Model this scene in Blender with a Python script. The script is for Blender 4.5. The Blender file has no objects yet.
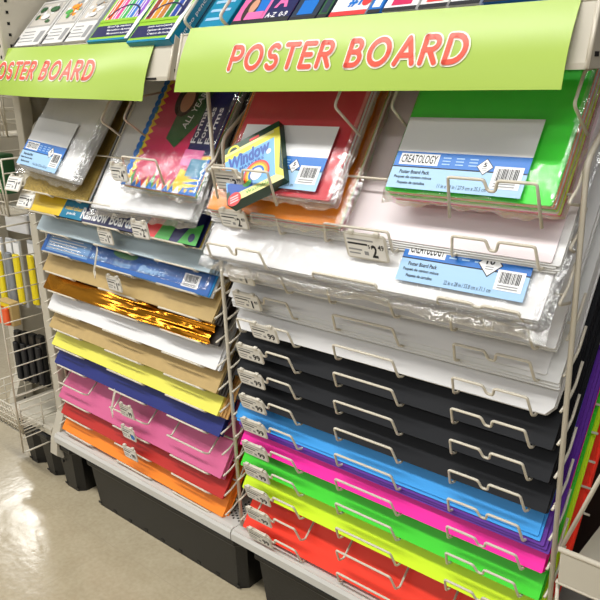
import bpy, math, random
from mathutils import Matrix, Vector
random.seed(7)
SC = bpy.context.scene
COL = SC.collection
TH = math.radians(56)
CT, ST = math.cos(TH), math.sin(TH)
PI = math.pi

# ------------------------------------------------------------------ materials
def lin(c):
    c /= 255.0
    return c / 12.92 if c <= .04045 else ((c + .055) / 1.055) ** 2.4
MATS = {}
def mat(name, rgb=(200, 200, 200), rough=.5, metal=0, bump=0, bscale=60, var=0, vscale=8, emit=0, coat=0, spec=.5):
    if name in MATS: return MATS[name]
    m = bpy.data.materials.new(name); m.use_nodes = True
    nt = m.node_tree; b = nt.nodes['Principled BSDF']
    c = tuple(lin(v) for v in rgb) + (1,)
    b.inputs['Base Color'].default_value = c
    b.inputs['Roughness'].default_value = rough
    b.inputs['Metallic'].default_value = metal
    b.inputs['Coat Weight'].default_value = coat
    b.inputs['Specular IOR Level'].default_value = spec
    tc = nt.nodes.new('ShaderNodeTexCoord')
    if var:
        n = nt.nodes.new('ShaderNodeTexNoise'); n.inputs['Scale'].default_value = vscale; n.inputs['Detail'].default_value = 4
        nt.links.new(tc.outputs['Object'], n.inputs['Vector'])
        r = nt.nodes.new('ShaderNodeMapRange'); r.inputs['From Min'].default_value = .3; r.inputs['From Max'].default_value = .7
        r.inputs['To Min'].default_value = 1 - var; r.inputs['To Max'].default_value = 1 + var
        nt.links.new(n.outputs['Fac'], r.inputs['Value'])
        h = nt.nodes.new('ShaderNodeHueSaturation'); h.inputs['Color'].default_value = c
        nt.links.new(r.outputs['Result'], h.inputs['Value']); nt.links.new(h.outputs['Color'], b.inputs['Base Color'])
    if bump:
        n2 = nt.nodes.new('ShaderNodeTexNoise'); n2.inputs['Scale'].default_value = bscale; n2.inputs['Detail'].default_value = 3
        nt.links.new(tc.outputs['Object'], n2.inputs['Vector'])
        bp = nt.nodes.new('ShaderNodeBump'); bp.inputs['Strength'].default_value = bump; bp.inputs['Distance'].default_value = .004
        nt.links.new(n2.outputs['Fac'], bp.inputs['Height']); nt.links.new(bp.outputs['Normal'], b.inputs['Normal'])
    MATS[name] = m
    return m
def film_mat(name='clear_film', fac=.10, scale=26):
    if name in MATS: return MATS[name]
    m = bpy.data.materials.new(name); m.use_nodes = True
    nt = m.node_tree; nt.nodes.clear()
    out = nt.nodes.new('ShaderNodeOutputMaterial'); mx = nt.nodes.new('ShaderNodeMixShader')
    tr = nt.nodes.new('ShaderNodeBsdfTransparent'); tr.inputs['Color'].default_value = (.97, .97, .97, 1)
    gl = nt.nodes.new('ShaderNodeBsdfGlossy'); gl.inputs['Roughness'].default_value = .12; gl.inputs['Color'].default_value = (.95, .95, .95, 1)
    lw = nt.nodes.new('ShaderNodeLayerWeight'); lw.inputs['Blend'].default_value = .22
    ad = nt.nodes.new('ShaderNodeMath'); ad.operation = 'MULTIPLY_ADD'; ad.inputs[1].default_value = .22; ad.inputs[2].default_value = fac * .28
    tc = nt.nodes.new('ShaderNodeTexCoord'); n = nt.nodes.new('ShaderNodeTexNoise'); n.inputs['Scale'].default_value = scale
    n.inputs['Detail'].default_value = 5; n.inputs['Distortion'].default_value = 1.2
    bp = nt.nodes.new('ShaderNodeBump'); bp.inputs['Strength'].default_value = .6; bp.inputs['Distance'].default_value = .006
    L = nt.links.new
    L(tc.outputs['Object'], n.inputs['Vector']); L(n.outputs['Fac'], bp.inputs['Height'])
    L(bp.outputs['Normal'], gl.inputs['Normal']); L(bp.outputs['Normal'], lw.inputs['Normal'])
    L(lw.outputs['Facing'], ad.inputs[0]); L(ad.outputs[0], mx.inputs[0]); L(tr.outputs[0], mx.inputs[1]); L(gl.outputs[0], mx.inputs[2])
    L(mx.outputs[0], out.inputs['Surface'])
    MATS[name] = m
    return m
CREAM = mat('cream_wire', (214, 206, 188), .38, spec=.5)
BEIGE = mat('beige_steel', (196, 189, 172), .45, var=.03)
DECK = mat('pale_deck_steel', (205, 203, 196), .35, var=.03)
HOLE = mat('hole_black', (22, 20, 18), .9)
BLACKP = mat('black_plastic', (13, 14, 15), .42, bump=.15, bscale=200)
PAPER = mat('white_board', (236, 235, 234), .45, var=.012)
FILM = film_mat()
FILM_RIM = film_mat('crinkled_film', 1.0, 60)
INK = mat('ink_black', (25, 25, 28), .6)
LWHITE = mat('print_white', (238, 238, 238), .4)
LGREY = mat('print_grey', (150, 150, 150), .5)
LBLUE = mat('print_pale_blue', (160, 200, 236), .4)
BLUE = mat('print_blue', (14, 112, 200), .4)

# ------------------------------------------------------------------ object helpers
def tag(o, label=None, cat=None, group=None, kind=None):
    if label: o['label'] = label
    if cat: o['category'] = cat
    if group: o['group'] = group
    if kind: o['kind'] = kind
    return o
def empty(name, loc, rot=(0, 0, 0), mw=None):
    o = bpy.data.objects.new(name, None); COL.objects.link(o)
    o.empty_display_size = .05
    if mw is not None: o.matrix_basis = mw
    else: o.location = loc; o.rotation_euler = rot
    return o

class MB:
    """collects polygons with a material each; build() links them as one mesh"""
    def __init__(s): s.v = []; s.f = []; s.m = []; s.mats = []; s.smooth = []
    def mi(s, m):
        if m not in s.mats: s.mats.append(m)
        return s.mats.index(m)
    def add(s, vs, fs, m, smooth=False):
        n = len(s.v); s.v += [tuple(v) for v in vs]; k = s.mi(m)
        for f in fs: s.f.append(tuple(i + n for i in f)); s.m.append(k); s.smooth.append(smooth)
    def box(s, c, d, m, M=None):
        x, y, z = [q / 2 for q in d]
        vs = [Vector((sx * x, sy * y, sz * z)) for sz in (-1, 1) for sy in (-1, 1) for sx in (-1, 1)]
        if M is not None: vs = [M @ v for v in vs]
        vs = [v + Vector(c) for v in vs]
        s.add(vs, [(0, 2, 3, 1), (4, 5, 7, 6), (0, 1, 5, 4), (2, 6, 7, 3), (0, 4, 6, 2), (1, 3, 7, 5)], m)
    def rbox(s, lo, hi, r, m):
        """box with bevelled vertical and top edges (z-up)"""
        x0, y0, z0 = lo; x1, y1, z1 = hi
        def ring(x0, y0, x1, y1, z, r):
            o = []
            for cx, cy, a0 in ((x1 - r, y0 + r, -90), (x1 - r, y1 - r, 0), (x0 + r, y1 - r, 90), (x0 + r, y0 + r, 180)):
                for k in range(4):
                    a = math.radians(a0 + 30 * k); o.append((cx + r * math.cos(a), cy + r * math.sin(a), z))
            return o
        q = r * .35
        rings = [ring(x0 + q, y0 + q, x1 - q, y1 - q, z0, r), ring(x0, y0, x1, y1, z0 + q, r), ring(x0, y0, x1, y1, z1 - q, r), ring(x0 + q, y0 + q, x1 - q, y1 - q, z1, r)]
        s.loft(rings, m)
    def loft(s, rings, m, smooth=False, caps=True):
        n = len(rings[0]); vs = [v for r in rings for v in r]; fs = []
        for i in range(len(rings) - 1):
            for j in range(n):
                a = i * n + j; b = i * n + (j + 1) % n
                fs.append((a, b, b + n, a + n))
        if caps: fs.append(tuple(range(n - 1, -1, -1))); fs.append(tuple(range((len(rings) - 1) * n, len(rings) * n)))
        s.add(vs, fs, m, smooth)
    def tube(s, pts, r, m, n=8, closed=False):
        P = [Vector(p) for p in pts]; K = len(P)
        if closed: P = P
        rings = []; up = None
        for i in range(K):
            if closed: t = (P[(i + 1) % K] - P[i - 1]).normalized()
            elif i == 0: t = (P[1] - P[0]).normalized()
            elif i == K - 1: t = (P[-1] - P[-2]).normalized()
            else: t = ((P[i + 1] - P[i]).normalized() + (P[i] - P[i - 1]).normalized()).normalized()
            if up is None:
                up = Vector((0, 0, 1)) if abs(t.z) < .9 else Vector((1, 0, 0))
            a = t.cross(up).normalized(); b = a.cross(t).normalized(); up = b
            rings.append([P[i] + (a * math.cos(q * 2 * PI / n) + b * math.sin(q * 2 * PI / n)) * r for q in range(n)])
        if closed: rings.append(rings[0]); s.loft(rings, m, True, False)
        else: s.loft(rings, m, True)
    def quad(s, a, b, c, d, m): s.add([a, b, c, d], [(0, 1, 2, 3)], m)
    # flat artwork in local xy at height z
    def rect(s, x0, y0, x1, y1, m, z=0): s.quad((x0, y0, z), (x1, y0, z), (x1, y1, z), (x0, y1, z), m)
    def poly(s, pts, m, z=0): s.add([(p[0], p[1], z) for p in pts], [tuple(range(len(pts)))], m)
    def ellipse(s, cx, cy, rx, ry, m, z=0, n=24): s.poly([(cx + rx * math.cos(i * 2 * PI / n), cy + ry * math.sin(i * 2 * PI / n)) for i in range(n)], m, z)
    def ring2(s, cx, cy, r0, r1, m, z=0, a0=0, a1=360, n=24, sy=1):
        for i in range(n):
            a = math.radians(a0 + (a1 - a0) * i / n); b = math.radians(a0 + (a1 - a0) * (i + 1) / n)
            s.quad((cx + r0 * math.cos(a), cy + sy * r0 * math.sin(a), z), (cx + r1 * math.cos(a), cy + sy * r1 * math.sin(a), z), (cx + r1 * math.cos(b), cy + sy * r1 * math.sin(b), z), (cx + r0 * math.cos(b), cy + sy * r0 * math.sin(b), z), m)
    def text(s, txt, x, y, w, h, m, z=0, bold=0, shear=0, rot=0):
        """text fitted into width w and height h with lower left corner at x,y"""
        vs, fs = text_mesh(txt, bold, shear)
        if not vs: return
        xs = [v[0] for v in vs]; ys = [v[1] for v in vs]
        x0, x1, y0, y1 = min(xs), max(xs), min(ys), max(ys)
        ca, sa = math.cos(rot), math.sin(rot); o = []
        for v in vs:
            px = (v[0] - x0) / (x1 - x0) * w; py = (v[1] - y0) / (y1 - y0) * h
            o.append((x + px * ca - py * sa, y + px * sa + py * ca, z))
        s.add(o, fs, m)
    def build(s, name, parent=None, mw=None, loc=None, fn=None):
        me = bpy.data.meshes.new(name)
        off = Vector((0, 0, 0))
        if parent is not None and fn is None and mw is None and loc is None and getattr(s, 'world', False):
            off = parent.location
        vs = [fn(Vector(v)) for v in s.v] if fn else [Vector(v) - off for v in s.v]
        me.from_pydata([tuple(v) for v in vs], [], s.f)
        for m in s.mats: me.materials.append(m)
        for p, k, sm in zip(me.polygons, s.m, s.smooth): p.material_index = k; p.use_smooth = sm
        me.update()
        o = bpy.data.objects.new(name, me); COL.objects.link(o)
        if parent is not None: o.parent = parent
        if mw is not None: o.matrix_basis = mw
        if loc is not None: o.location = loc
        return o
_TX = {}
def text_mesh(txt, bold, shear):
    k = (txt, bold, shear)
    if k in _TX: return _TX[k]
    cu = bpy.data.curves.new('t', 'FONT'); cu.body = txt; cu.size = 1; cu.offset = bold; cu.shear = shear; cu.resolution_u = 2; cu.fill_mode = 'FRONT'
    ob = bpy.data.objects.new('t', cu); COL.objects.link(ob)
    dg = bpy.context.evaluated_depsgraph_get(); dg.update()
    me = bpy.data.meshes.new_from_object(ob.evaluated_get(dg))
    r = ([tuple(v.co) for v in me.vertices], [tuple(p.vertices) for p in me.polygons])
    bpy.data.objects.remove(ob); bpy.data.curves.remove(cu); bpy.data.meshes.remove(me)
    _TX[k] = r
    return r
def WB():
    b = MB(); b.world = True; return b
def tray_mw(x, y, z, v=0, n=0, rz=0, th=TH, pre=None):
    M = Matrix.Translation((x, y + v * math.cos(th) - n * math.sin(th), z + v * math.sin(th) + n * math.cos(th))) @ Matrix.Rotation(th, 4, 'X') @ Matrix.Rotation(rz, 4, 'Z')
    return pre @ M if pre is not None else M

# rack slots: front edge position of each tray (y, z), top to bottom; the same wire rack stands in both bays
SLOT = [(.938, 1.028), (.955, .962), (.932, .886), (.985, .828), (1.0, .771), (1.0, .712), (1.0, .656), (1.0, .598), (1.0, .540), (1.0, .484), (1.0, .428), (1.0, .373), (1.0, .316), (1.0, .262), (1.0, .208)]
XR, XL = -.73, -1.505
PL = Matrix.Translation((XL, 1, .6)) @ Matrix.Rotation(.02, 4, 'Y') @ Matrix.Translation((-XL, -1, -.6))
LSLOT = [(.975, 1.02), (.965, .945), (.975, .888)] + [(1.0, z) for (_, z) in SLOT[3:]]

# ------------------------------------------------------------------ sheets
def sheet_builder(w, d, t, m, edge=None, wave=.0015, seed=0, r=.002, curl=0, nx=14, ny=9, warp=None):
    """a board of width w, depth d, thickness t; local x across, y up the slope, z normal; origin at front centre"""
    rd = random.Random(seed); ph = [rd.uniform(0, 6.28) for _ in range(4)]
    b = MB(); top = []; bot = []
    for j in range(ny):
        q = j / (ny - 1)
        for i in range(nx):
            p = i / (nx - 1)
            x = (p - .5) * w; y = q * d
            if r:
                if j == 0 and i in (0, nx - 1): y += r; x -= math.copysign(r * .25, x)
                if j == 0 and i in (1, nx - 2): x = math.copysign(w / 2 - r, x)
            z = wave * (math.sin(p * 5 + ph[0]) + math.sin(p * 9 + ph[1]) * .4) * math.exp(-q * 3)
            z -= curl * (1 - q) ** 6 * (abs(p - .5) * 2) ** 2
            if warp: z += warp(p, q)
            top.append((x, y, z + t)); bot.append((x, y, z))
    N = nx * ny; F = []
    for j in range(ny - 1):
        for i in range(nx - 1):
            a = j * nx + i; F.append((a, a + 1, a + nx + 1, a + nx))
    b.add(top, F, m, True); b.add(bot, [tuple(reversed(f)) for f in F], m, True)
    per = [i for i in range(nx)] + [j * nx + nx - 1 for j in range(1, ny)] + [(ny - 1) * nx + i for i in range(nx - 2, -1, -1)] + [j * nx for j in range(ny - 2, 0, -1)]
    e = edge or m
    vs = []; fs = []
    for k in per: vs.append(bot[k]); vs.append(top[k])
    K = len(per)
    for k in range(K): fs.append((2 * k, 2 * ((k + 1) % K), 2 * ((k + 1) % K) + 1, 2 * k + 1))
    b.add(vs, fs, e)
    return b
def stack(side, k, specs, w=.711, d=.555, group=None, name='poster_board', cat='poster board', x=None, n0=None):
    """specs: bottom to top, list of (material, thickness, dx, dv, label, group, extra kwargs)"""
    n = n0 if n0 is not None else -(sum(sp[1] + .0002 for sp in specs))
    yz = (SLOT if side == 'R' else LSLOT)[k]
    xc = x if x is not None else (XR if side == 'R' else XL)
    for i, sp in enumerate(specs):
        m, t, dx, dv, lab, grp = sp[:6]; kw = dict(sp[6]) if len(sp) > 6 else {}
        ww = kw.pop('w', w); dd = kw.pop('d', d); rz = kw.pop('rz', random.uniform(-.003, .003)); nm = kw.pop('name', name); ct = kw.pop('cat', cat)
        o = sheet_builder(ww, dd, t, m, seed=k, **kw).build(nm, mw=tray_mw(xc + dx, yz[0], yz[1], dv, n, rz, pre=PL if side == 'L' else None))
        tag(o, lab, ct, grp)
        n += t + .0002
    return n
def plain(side, k, m, colour, where, count=5, t=.0036, top_extra=None, **kw):
    under = f'{colour} poster boards lying under the top sheet {where}'
    sp = []
    for i in range(count):
        last = i == count - 1
        ex = dict(kw)
        if last and top_extra: ex.update(top_extra)
        sp.append((m, t, random.uniform(-.003, .003), random.uniform(0, .004) if not last else 0,
                   f'topmost {colour} poster board {where}' if last else f'lower {colour} poster board {where}',
                   f'{colour} poster boards stacked {where}', ex))
    return stack(side, k, sp)

# paper colours
NB = dict(bump=.02, bscale=300)
P_black = mat('board_black', (17, 19, 24), .6, spec=.3, **NB)
P_blue = mat('board_sky_blue', (52, 160, 238), .5, var=.01)
P_purple = mat('board_purple', (92, 30, 150), .5, var=.01)
P_pink = mat('board_neon_pink', (255, 20, 165), .5, var=.01)
P_green = mat('board_neon_green', (62, 218, 40), .5, var=.01)
P_yellow = mat('board_neon_yellow', (214, 245, 20), .5, var=.01)
P_red = mat('board_neon_red', (255, 58, 30), .5, var=.01)
P_lblue = mat('board_pale_blue', (188, 206, 214), .45, var=.02, vscale=3)
P_kraft = mat('board_kraft', (188, 160, 104), .6, var=.05, vscale=40)
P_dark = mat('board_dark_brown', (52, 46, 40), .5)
P_gold = mat('foil_gold', (240, 160, 44), .16, metal=1, bump=.05, bscale=14)
P_lemon = mat('board_lemon', (236, 230, 92), .5, var=.01)
P_navy = mat('board_navy', (22, 36, 116), .5, var=.02)
P_rose = mat('board_rose_pink', (216, 100, 146), .5, var=.02, vscale=30)
P_brick = mat('board_red', (190, 40, 32), .5, var=.02)
P_orange = mat('board_orange', (255, 140, 34), .5, var=.01)
P_white2 = mat('board_offwhite', (228, 228, 226), .45)
P_tinted = mat('board_blush_white', (240, 228, 230), .45)
P_glit = mat('board_gold_glitter', (176, 150, 78), .35, metal=.5, bump=1, bscale=250, var=.35, vscale=260)
P_ppack = mat('board_rich_orange', (255, 150, 20), .45)
P_gpack = mat('board_bright_green', (74, 246, 66), .45)
P_redpk = mat('board_coral_red', (214, 50, 64), .45)

# ------------------------------------------------------------------ right rack boards
plain('R', 14, P_red, 'neon red', 'on the lowest tray of the right rack', 5)
plain('R', 12, P_yellow, 'neon yellow', 'between the neon green and neon red trays', 5)
plain('R', 11, P_green, 'neon green', 'between the neon pink and neon yellow trays', 5)
plain('R', 10, P_pink, 'neon pink', 'below the sky blue boards', 5)
stack('R', 9, [(P_purple, .0034, .010, -.012, 'deep purple poster board under the sky blue sheets', 'purple poster boards under the sky blue ones'),
               (P_purple, .0034, .006, -.008, 'deep purple poster board under the sky blue sheets', 'purple poster boards under the sky blue ones'),
               (P_purple, .0034, .001, -.004, 'deep purple poster board under the sky blue sheets', 'purple poster boards under the sky blue ones'),
               (P_blue, .003, -.006, .002, 'lower sky blue poster board, its edge showing below the top one', 'sky blue poster boards'),
               (P_blue, .003, -.010, .008, 'topmost sky blue poster board above the purple edges', 'sky blue poster boards')])
for k, wh in ((8, 'on the lowest black tray, above the sky blue ones'), (7, 'on the middle one of the three black trays'), (6, 'on the highest black tray, below the white boards')):
    plain('R', k, P_black, 'black', wh, 5)
plain('R', 5, PAPER, 'plain white', 'on the tray just above the black boards', 3, t=.004, r=.014, curl=.003)
stack('R', 4, [(P_white2, .0042, .004, -.010 + .004 * i, 'thick off-white foam board, its edge showing in a layered stack', 'off-white foam boards layered on one tray') for i in range(3)]
      + [(PAPER, .003, -.012, .006, 'topmost white foam board of the layered off-white stack', 'off-white foam boards layered on one tray', dict(w=.70))])
stack('R', 3, [(P_white2, .0045, 0, 0, 'white foam board under the top one below the bagged white pack', 'white foam boards below the bagged pack'),
               (P_white2, .0045, -.002, .001, 'white foam board under the top one below the bagged white pack', 'white foam boards below the bagged pack'),
               (PAPER, .0045, 0, 0, 'topmost white foam board just below the bagged white pack', 'white foam boards below the bagged pack')])
stack('R', 1, [(P_white2, .0028, .002 + .006 * (i % 2), .003 * i - .008, 'white poster board, one of the loose sheets whose edges show beneath the blush-white sheet', 'loose white poster boards under the neon green pack') for i in range(4)]
      + [(P_tinted, .0025, -.004, .004, 'topmost blush-white poster board lying under the neon green pack', 'loose white poster boards under the neon green pack')])

# ------------------------------------------------------------------ left rack boards
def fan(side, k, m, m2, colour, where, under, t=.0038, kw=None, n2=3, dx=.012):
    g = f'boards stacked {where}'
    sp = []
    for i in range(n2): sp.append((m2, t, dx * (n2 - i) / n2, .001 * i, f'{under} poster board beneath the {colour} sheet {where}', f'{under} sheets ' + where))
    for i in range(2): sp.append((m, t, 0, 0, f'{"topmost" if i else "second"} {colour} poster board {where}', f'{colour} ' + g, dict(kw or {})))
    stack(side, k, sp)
plain('L', 14, P_orange, 'orange', 'on the lowest tray of the left rack', 5)
plain('L', 13, P_brick, 'red', 'between the rose pink and orange trays', 4)
plain('L', 12, P_rose, 'rose pink', 'below the navy boards', 5)
plain('L', 10, P_navy, 'navy blue', 'above the rose pink boards', 5)
P_sand = mat('board_sand', (206, 160, 96), .5)
fan('L', 9, P_lemon, P_sand, 'lemon yellow', 'above the navy boards', 'sandy', dx=.02)
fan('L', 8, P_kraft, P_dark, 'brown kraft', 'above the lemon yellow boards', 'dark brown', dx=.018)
plain('L', 7, PAPER, 'white', 'below the gold foil sheet', 4, curl=.006)
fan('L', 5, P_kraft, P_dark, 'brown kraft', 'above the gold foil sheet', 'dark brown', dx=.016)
fan('L', 3, P_lblue, mat('board_slate_blue', (128, 146, 160), .5), 'pale blue', 'below the rainbow board pack', 'slate blue', dx=.02)
# gold foil
def foilwarp(p, q):
    a = (max(0, p - .25) / .75) ** 1.3
    return (.0035 * math.sin(q * 62 - p * 7 + 1.2 * math.sin(p * 5)) + .0014 * math.sin(q * 140 + p * 9) + .0006 * math.sin(p * 70 + q * 20)) * a + .004 * math.sin(p * 6 + 2 + q * 5)
o = sheet_builder(.70, .30, .001, P_gold, nx=110, ny=90, warp=foilwarp, r=.004).build('foil_sheet', mw=tray_mw(XL - .008, *LSLOT[6], 0, .0, pre=PL))
tag(o, 'crinkled shiny gold foil sheet lying between kraft and white boards', 'foil sheet')
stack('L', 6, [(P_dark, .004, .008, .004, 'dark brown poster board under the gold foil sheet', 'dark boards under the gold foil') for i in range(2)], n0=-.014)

# ------------------------------------------------------------------ wrapped packs
def wrap_mesh(w, d, t, seed=0, puff=.003, front=.012, side=.012):
    """loose transparent bag round a pack"""
    rd = random.Random(seed); nx, ny = 36, 30
    b = MB(); ph = [rd.uniform(0, 6.28) for _ in range(8)]
    def wav(p, q, s): return (math.sin(p * 21 + ph[0] + q * 7) + math.sin(q * 27 + ph[1] - p * 9) + .7 * math.sin(p * 53 + q * 31 + ph[2])) * s
    top = []; bot = []
    W = w + 2 * side; D = d + front
    for j in range(ny + 1):
        q = j / ny
        for i in range(nx + 1):
            p = i / nx
            e = min(min(p, 1 - p) * W / .016, q * D / .016, 1)
            e = math.sin(max(e, 0) * PI / 2)
            x = (p - .5) * W + wav(q, p, .0012) * (1 - e); y = q * D - front + wav(p, q, .0022) * (1 - min(q * 12, 1))
            mid = t * .42 + wav(p, q, .0012) * (1 - e)
            top.append((x, y, mid + (t + puff - mid + wav(p, q, .0007)) * e))
            bot.append((x, y, mid - (mid + .001) * e))
    F = []; nn = nx + 1
    G = []
    for j in range(ny):
        for i in range(nx):
            a = j * nn + i; rim = min(min(i, nx - 1 - i) / nx * W, j / ny * D) < .012
            (G if rim else F).append((a, a + 1, a + nn + 1, a + nn))
    k = len(b.v); b.add(top + bot, F + [tuple(q + len(top) for q in reversed(f)) for f in F], FILM, True)
    m2 = b.mi(FILM_RIM)
    for f in G + [tuple(q + len(top) for q in reversed(f)) for f in G]: b.f.append(tuple(q + k for q in f)); b.m.append(m2); b.smooth.append(True)
    return b
def top_mw(x, y, z, t, rz=0, pre=None): return tray_mw(x, y, z, 0, -t, rz, pre=pre)
def pack(name, label, cat, mw, w, d, cols, t, art=None, wrap=True, group=None, seed=0, sheetname='board', front=.012):
    root = empty(name, None, mw=mw); tag(root, label, cat, group)
    n = 0; tt = t / len(cols)
    for i, m in enumerate(cols):
        b = sheet_builder(w - random.uniform(0, .002), d, tt * .92, m, wave=.0003, seed=seed, r=.003 if i == len(cols) - 1 else .002)
        s = b.build(sheetname, root); s.location = (random.uniform(-.0015, .0015), random.uniform(-.001, .002), n); n += tt
    if art: a = art(); a.build('paper_label', root, loc=(0, 0, t + .0016))
    if wrap: wrap_mesh(w, d, t + .001, seed, front=front).build('plastic_bag', root)
    return root
def barcode(b, x, y, w, h, z):
    rd = random.Random(3); b.rect(x, y, x + w, y + h, LWHITE, z); q = x + w * .12
    while q < x + w * .85:
        s = w * rd.choice((.012, .02, .035)); b.rect(q, y + h * .35, min(q + s, x + w * .88), y + h * .9, INK, z + .0002); q += s + w * rd.choice((.015, .02, .03))
    for i in range(2): b.rect(x + w * .12, y + h * (.08 + .12 * i), x + w * .85, y + h * (.14 + .12 * i), LGREY, z + .0002)
def pack_label(w, h, num, size, white_top=True):
    def f():
        b = MB(); x0 = -w / 2; H = h
        pal = H * (.30 if white_top else .46); blu = H * (.21 if white_top else .40)
        b.rect(x0, 0, -x0, pal, LBLUE, 0)
        b.rect(x0, pal, -x0, pal + blu, BLUE, 0)
        b.rect(x0, pal - .0012, -x0, pal + .0006, INK, .0002)
        if white_top: b.rect(x0, pal + blu, -x0, H, LWHITE, 0)
        lw = w * .31; b.rect(x0 + w * .04, pal + blu * .14, x0 + w * .04 + lw, pal + blu * .88, LWHITE, .0003)
        b.text('CREATOLOGY', x0 + w * .052, pal + blu * .25, lw * .92, blu * .54, INK, .0006, bold=.012)
        for i, s in enumerate(('Poster Board Pack', 'Paquet de carton mince', 'Paquete de cartulina')):
            ww = w * (.24, .30, .22)[i]
            b.text(s, x0 + w * (.07, .04, .08)[i], pal * (.68 - .26 * i), ww, pal * .17, INK, .0004, bold=.02)
        b.text(size, x0 + w * .40, pal * .14, w * .36, pal * .17, INK, .0004)
        for i in range(3):
            for j in range(3): b.rect(x0 + w * (.38 + .1 * i), pal + blu * (.25 + .2 * j), x0 + w * (.44 + .1 * i), pal + blu * (.32 + .2 * j), LBLUE, .0004)
        cx = x0 + w * .70; cy = pal + blu * .28; r = H * (.11 if white_top else .24)
        b.poly([(cx - r, cy), (cx, cy - r), (cx + r, cy), (cx, cy + r)], INK, .0004)
        r *= .9; b.poly([(cx - r, cy), (cx, cy - r), (cx + r, cy), (cx, cy + r)], LWHITE, .0006)
        b.text(num, cx - r * (.22 if len(num) == 1 else .38), cy - r * .05, r * (.44 if len(num) == 1 else .76), r * .6, INK, .0008, bold=.03)
        for j in range(2): b.rect(cx - r * .35, cy - r * (.28 + .2 * j), cx + r * .35, cy - r * (.2 + .2 * j), LGREY, .0008)
        barcode(b, x0 + w * .77, pal * .30, w * .20, pal * .95 if white_top else pal * .8, .0005)
        return b
    return f
# neon green pack
ys, zs = SLOT[0]
pack('poster_board_pack', 'bagged pack of neon boards with a bright green top sheet and blue label', 'poster board pack', top_mw(-.513, .941, 1.047, .037), .272, .355,
     [P_redpk, P_yellow, P_pink, P_white2, P_yellow, P_green, P_orange, P_white2, P_orange, P_gpack], .037, None, seed=1)
lab = bpy.data.objects['poster_board_pack']
pack_label(.222, .122, '5', '11 in x 14 in / 27.9 cm x 35.5 cm')().build('paper_label', lab, loc=(-.020, .003, .0435))
# red pack
pr_ = pack('poster_board_pack', 'bagged pack of coral red boards behind the marker box', 'poster board pack', top_mw(-.882, .924, 1.024, .018), .272, .355,
     [P_white2, P_tinted, P_redpk, P_white2, P_redpk], .018, None, seed=2)
pack_label(.222, .122, '5', '11 in x 14 in / 27.9 cm x 35.5 cm')().build('paper_label', pr_, loc=(-.006, .010, .0245))
# orange pack
pack('poster_board_pack', 'bagged pack with an orange top sheet lying beneath the coral red pack', 'poster board pack', top_mw(-.905, .938, .978, .014), .33, .36,
     [P_redpk, P_green, P_white2, P_yellow, P_ppack], .014, None, seed=3)
# white full size pack
pw = pack('poster_board_pack', 'large bagged white board pack with blue label, right across the right rack', 'poster board pack', top_mw(-.728, .925, .886, .020), .70, .555,
     [P_white2, PAPER, P_white2, PAPER, P_white2, PAPER], .020, None, seed=4, front=.024)
pack_label(.215, .085, '10', '22 in x 28 in / 55.8 cm x 71.1 cm', False)().build('paper_label', pw, loc=(.214, .022, .0265))
# left white pack
pl = pack('poster_board_pack', 'bagged white board pack with blue label at the left rack top, left half', 'poster board pack', top_mw(-1.69, .948, 1.008, .028, -.09), .285, .36,
     [P_white2, PAPER, P_white2, PAPER, PAPER], .028, None, seed=5, front=.018)
pack_label(.20, .135, '5', '11 in x 14 in / 27.9 cm x 35.5 cm')().build('paper_label', pl, loc=(-.032, .004, .0345))
# left second white pack (below the picture set)
pack('poster_board_pack', 'bagged plain white board pack beneath the pink bordered project set', 'poster board pack', top_mw(-1.322, .955, .940, .02, .02), .36, .50,
     [P_white2, PAPER, P_white2, PAPER], .02, None, seed=6, front=.014)
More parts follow.
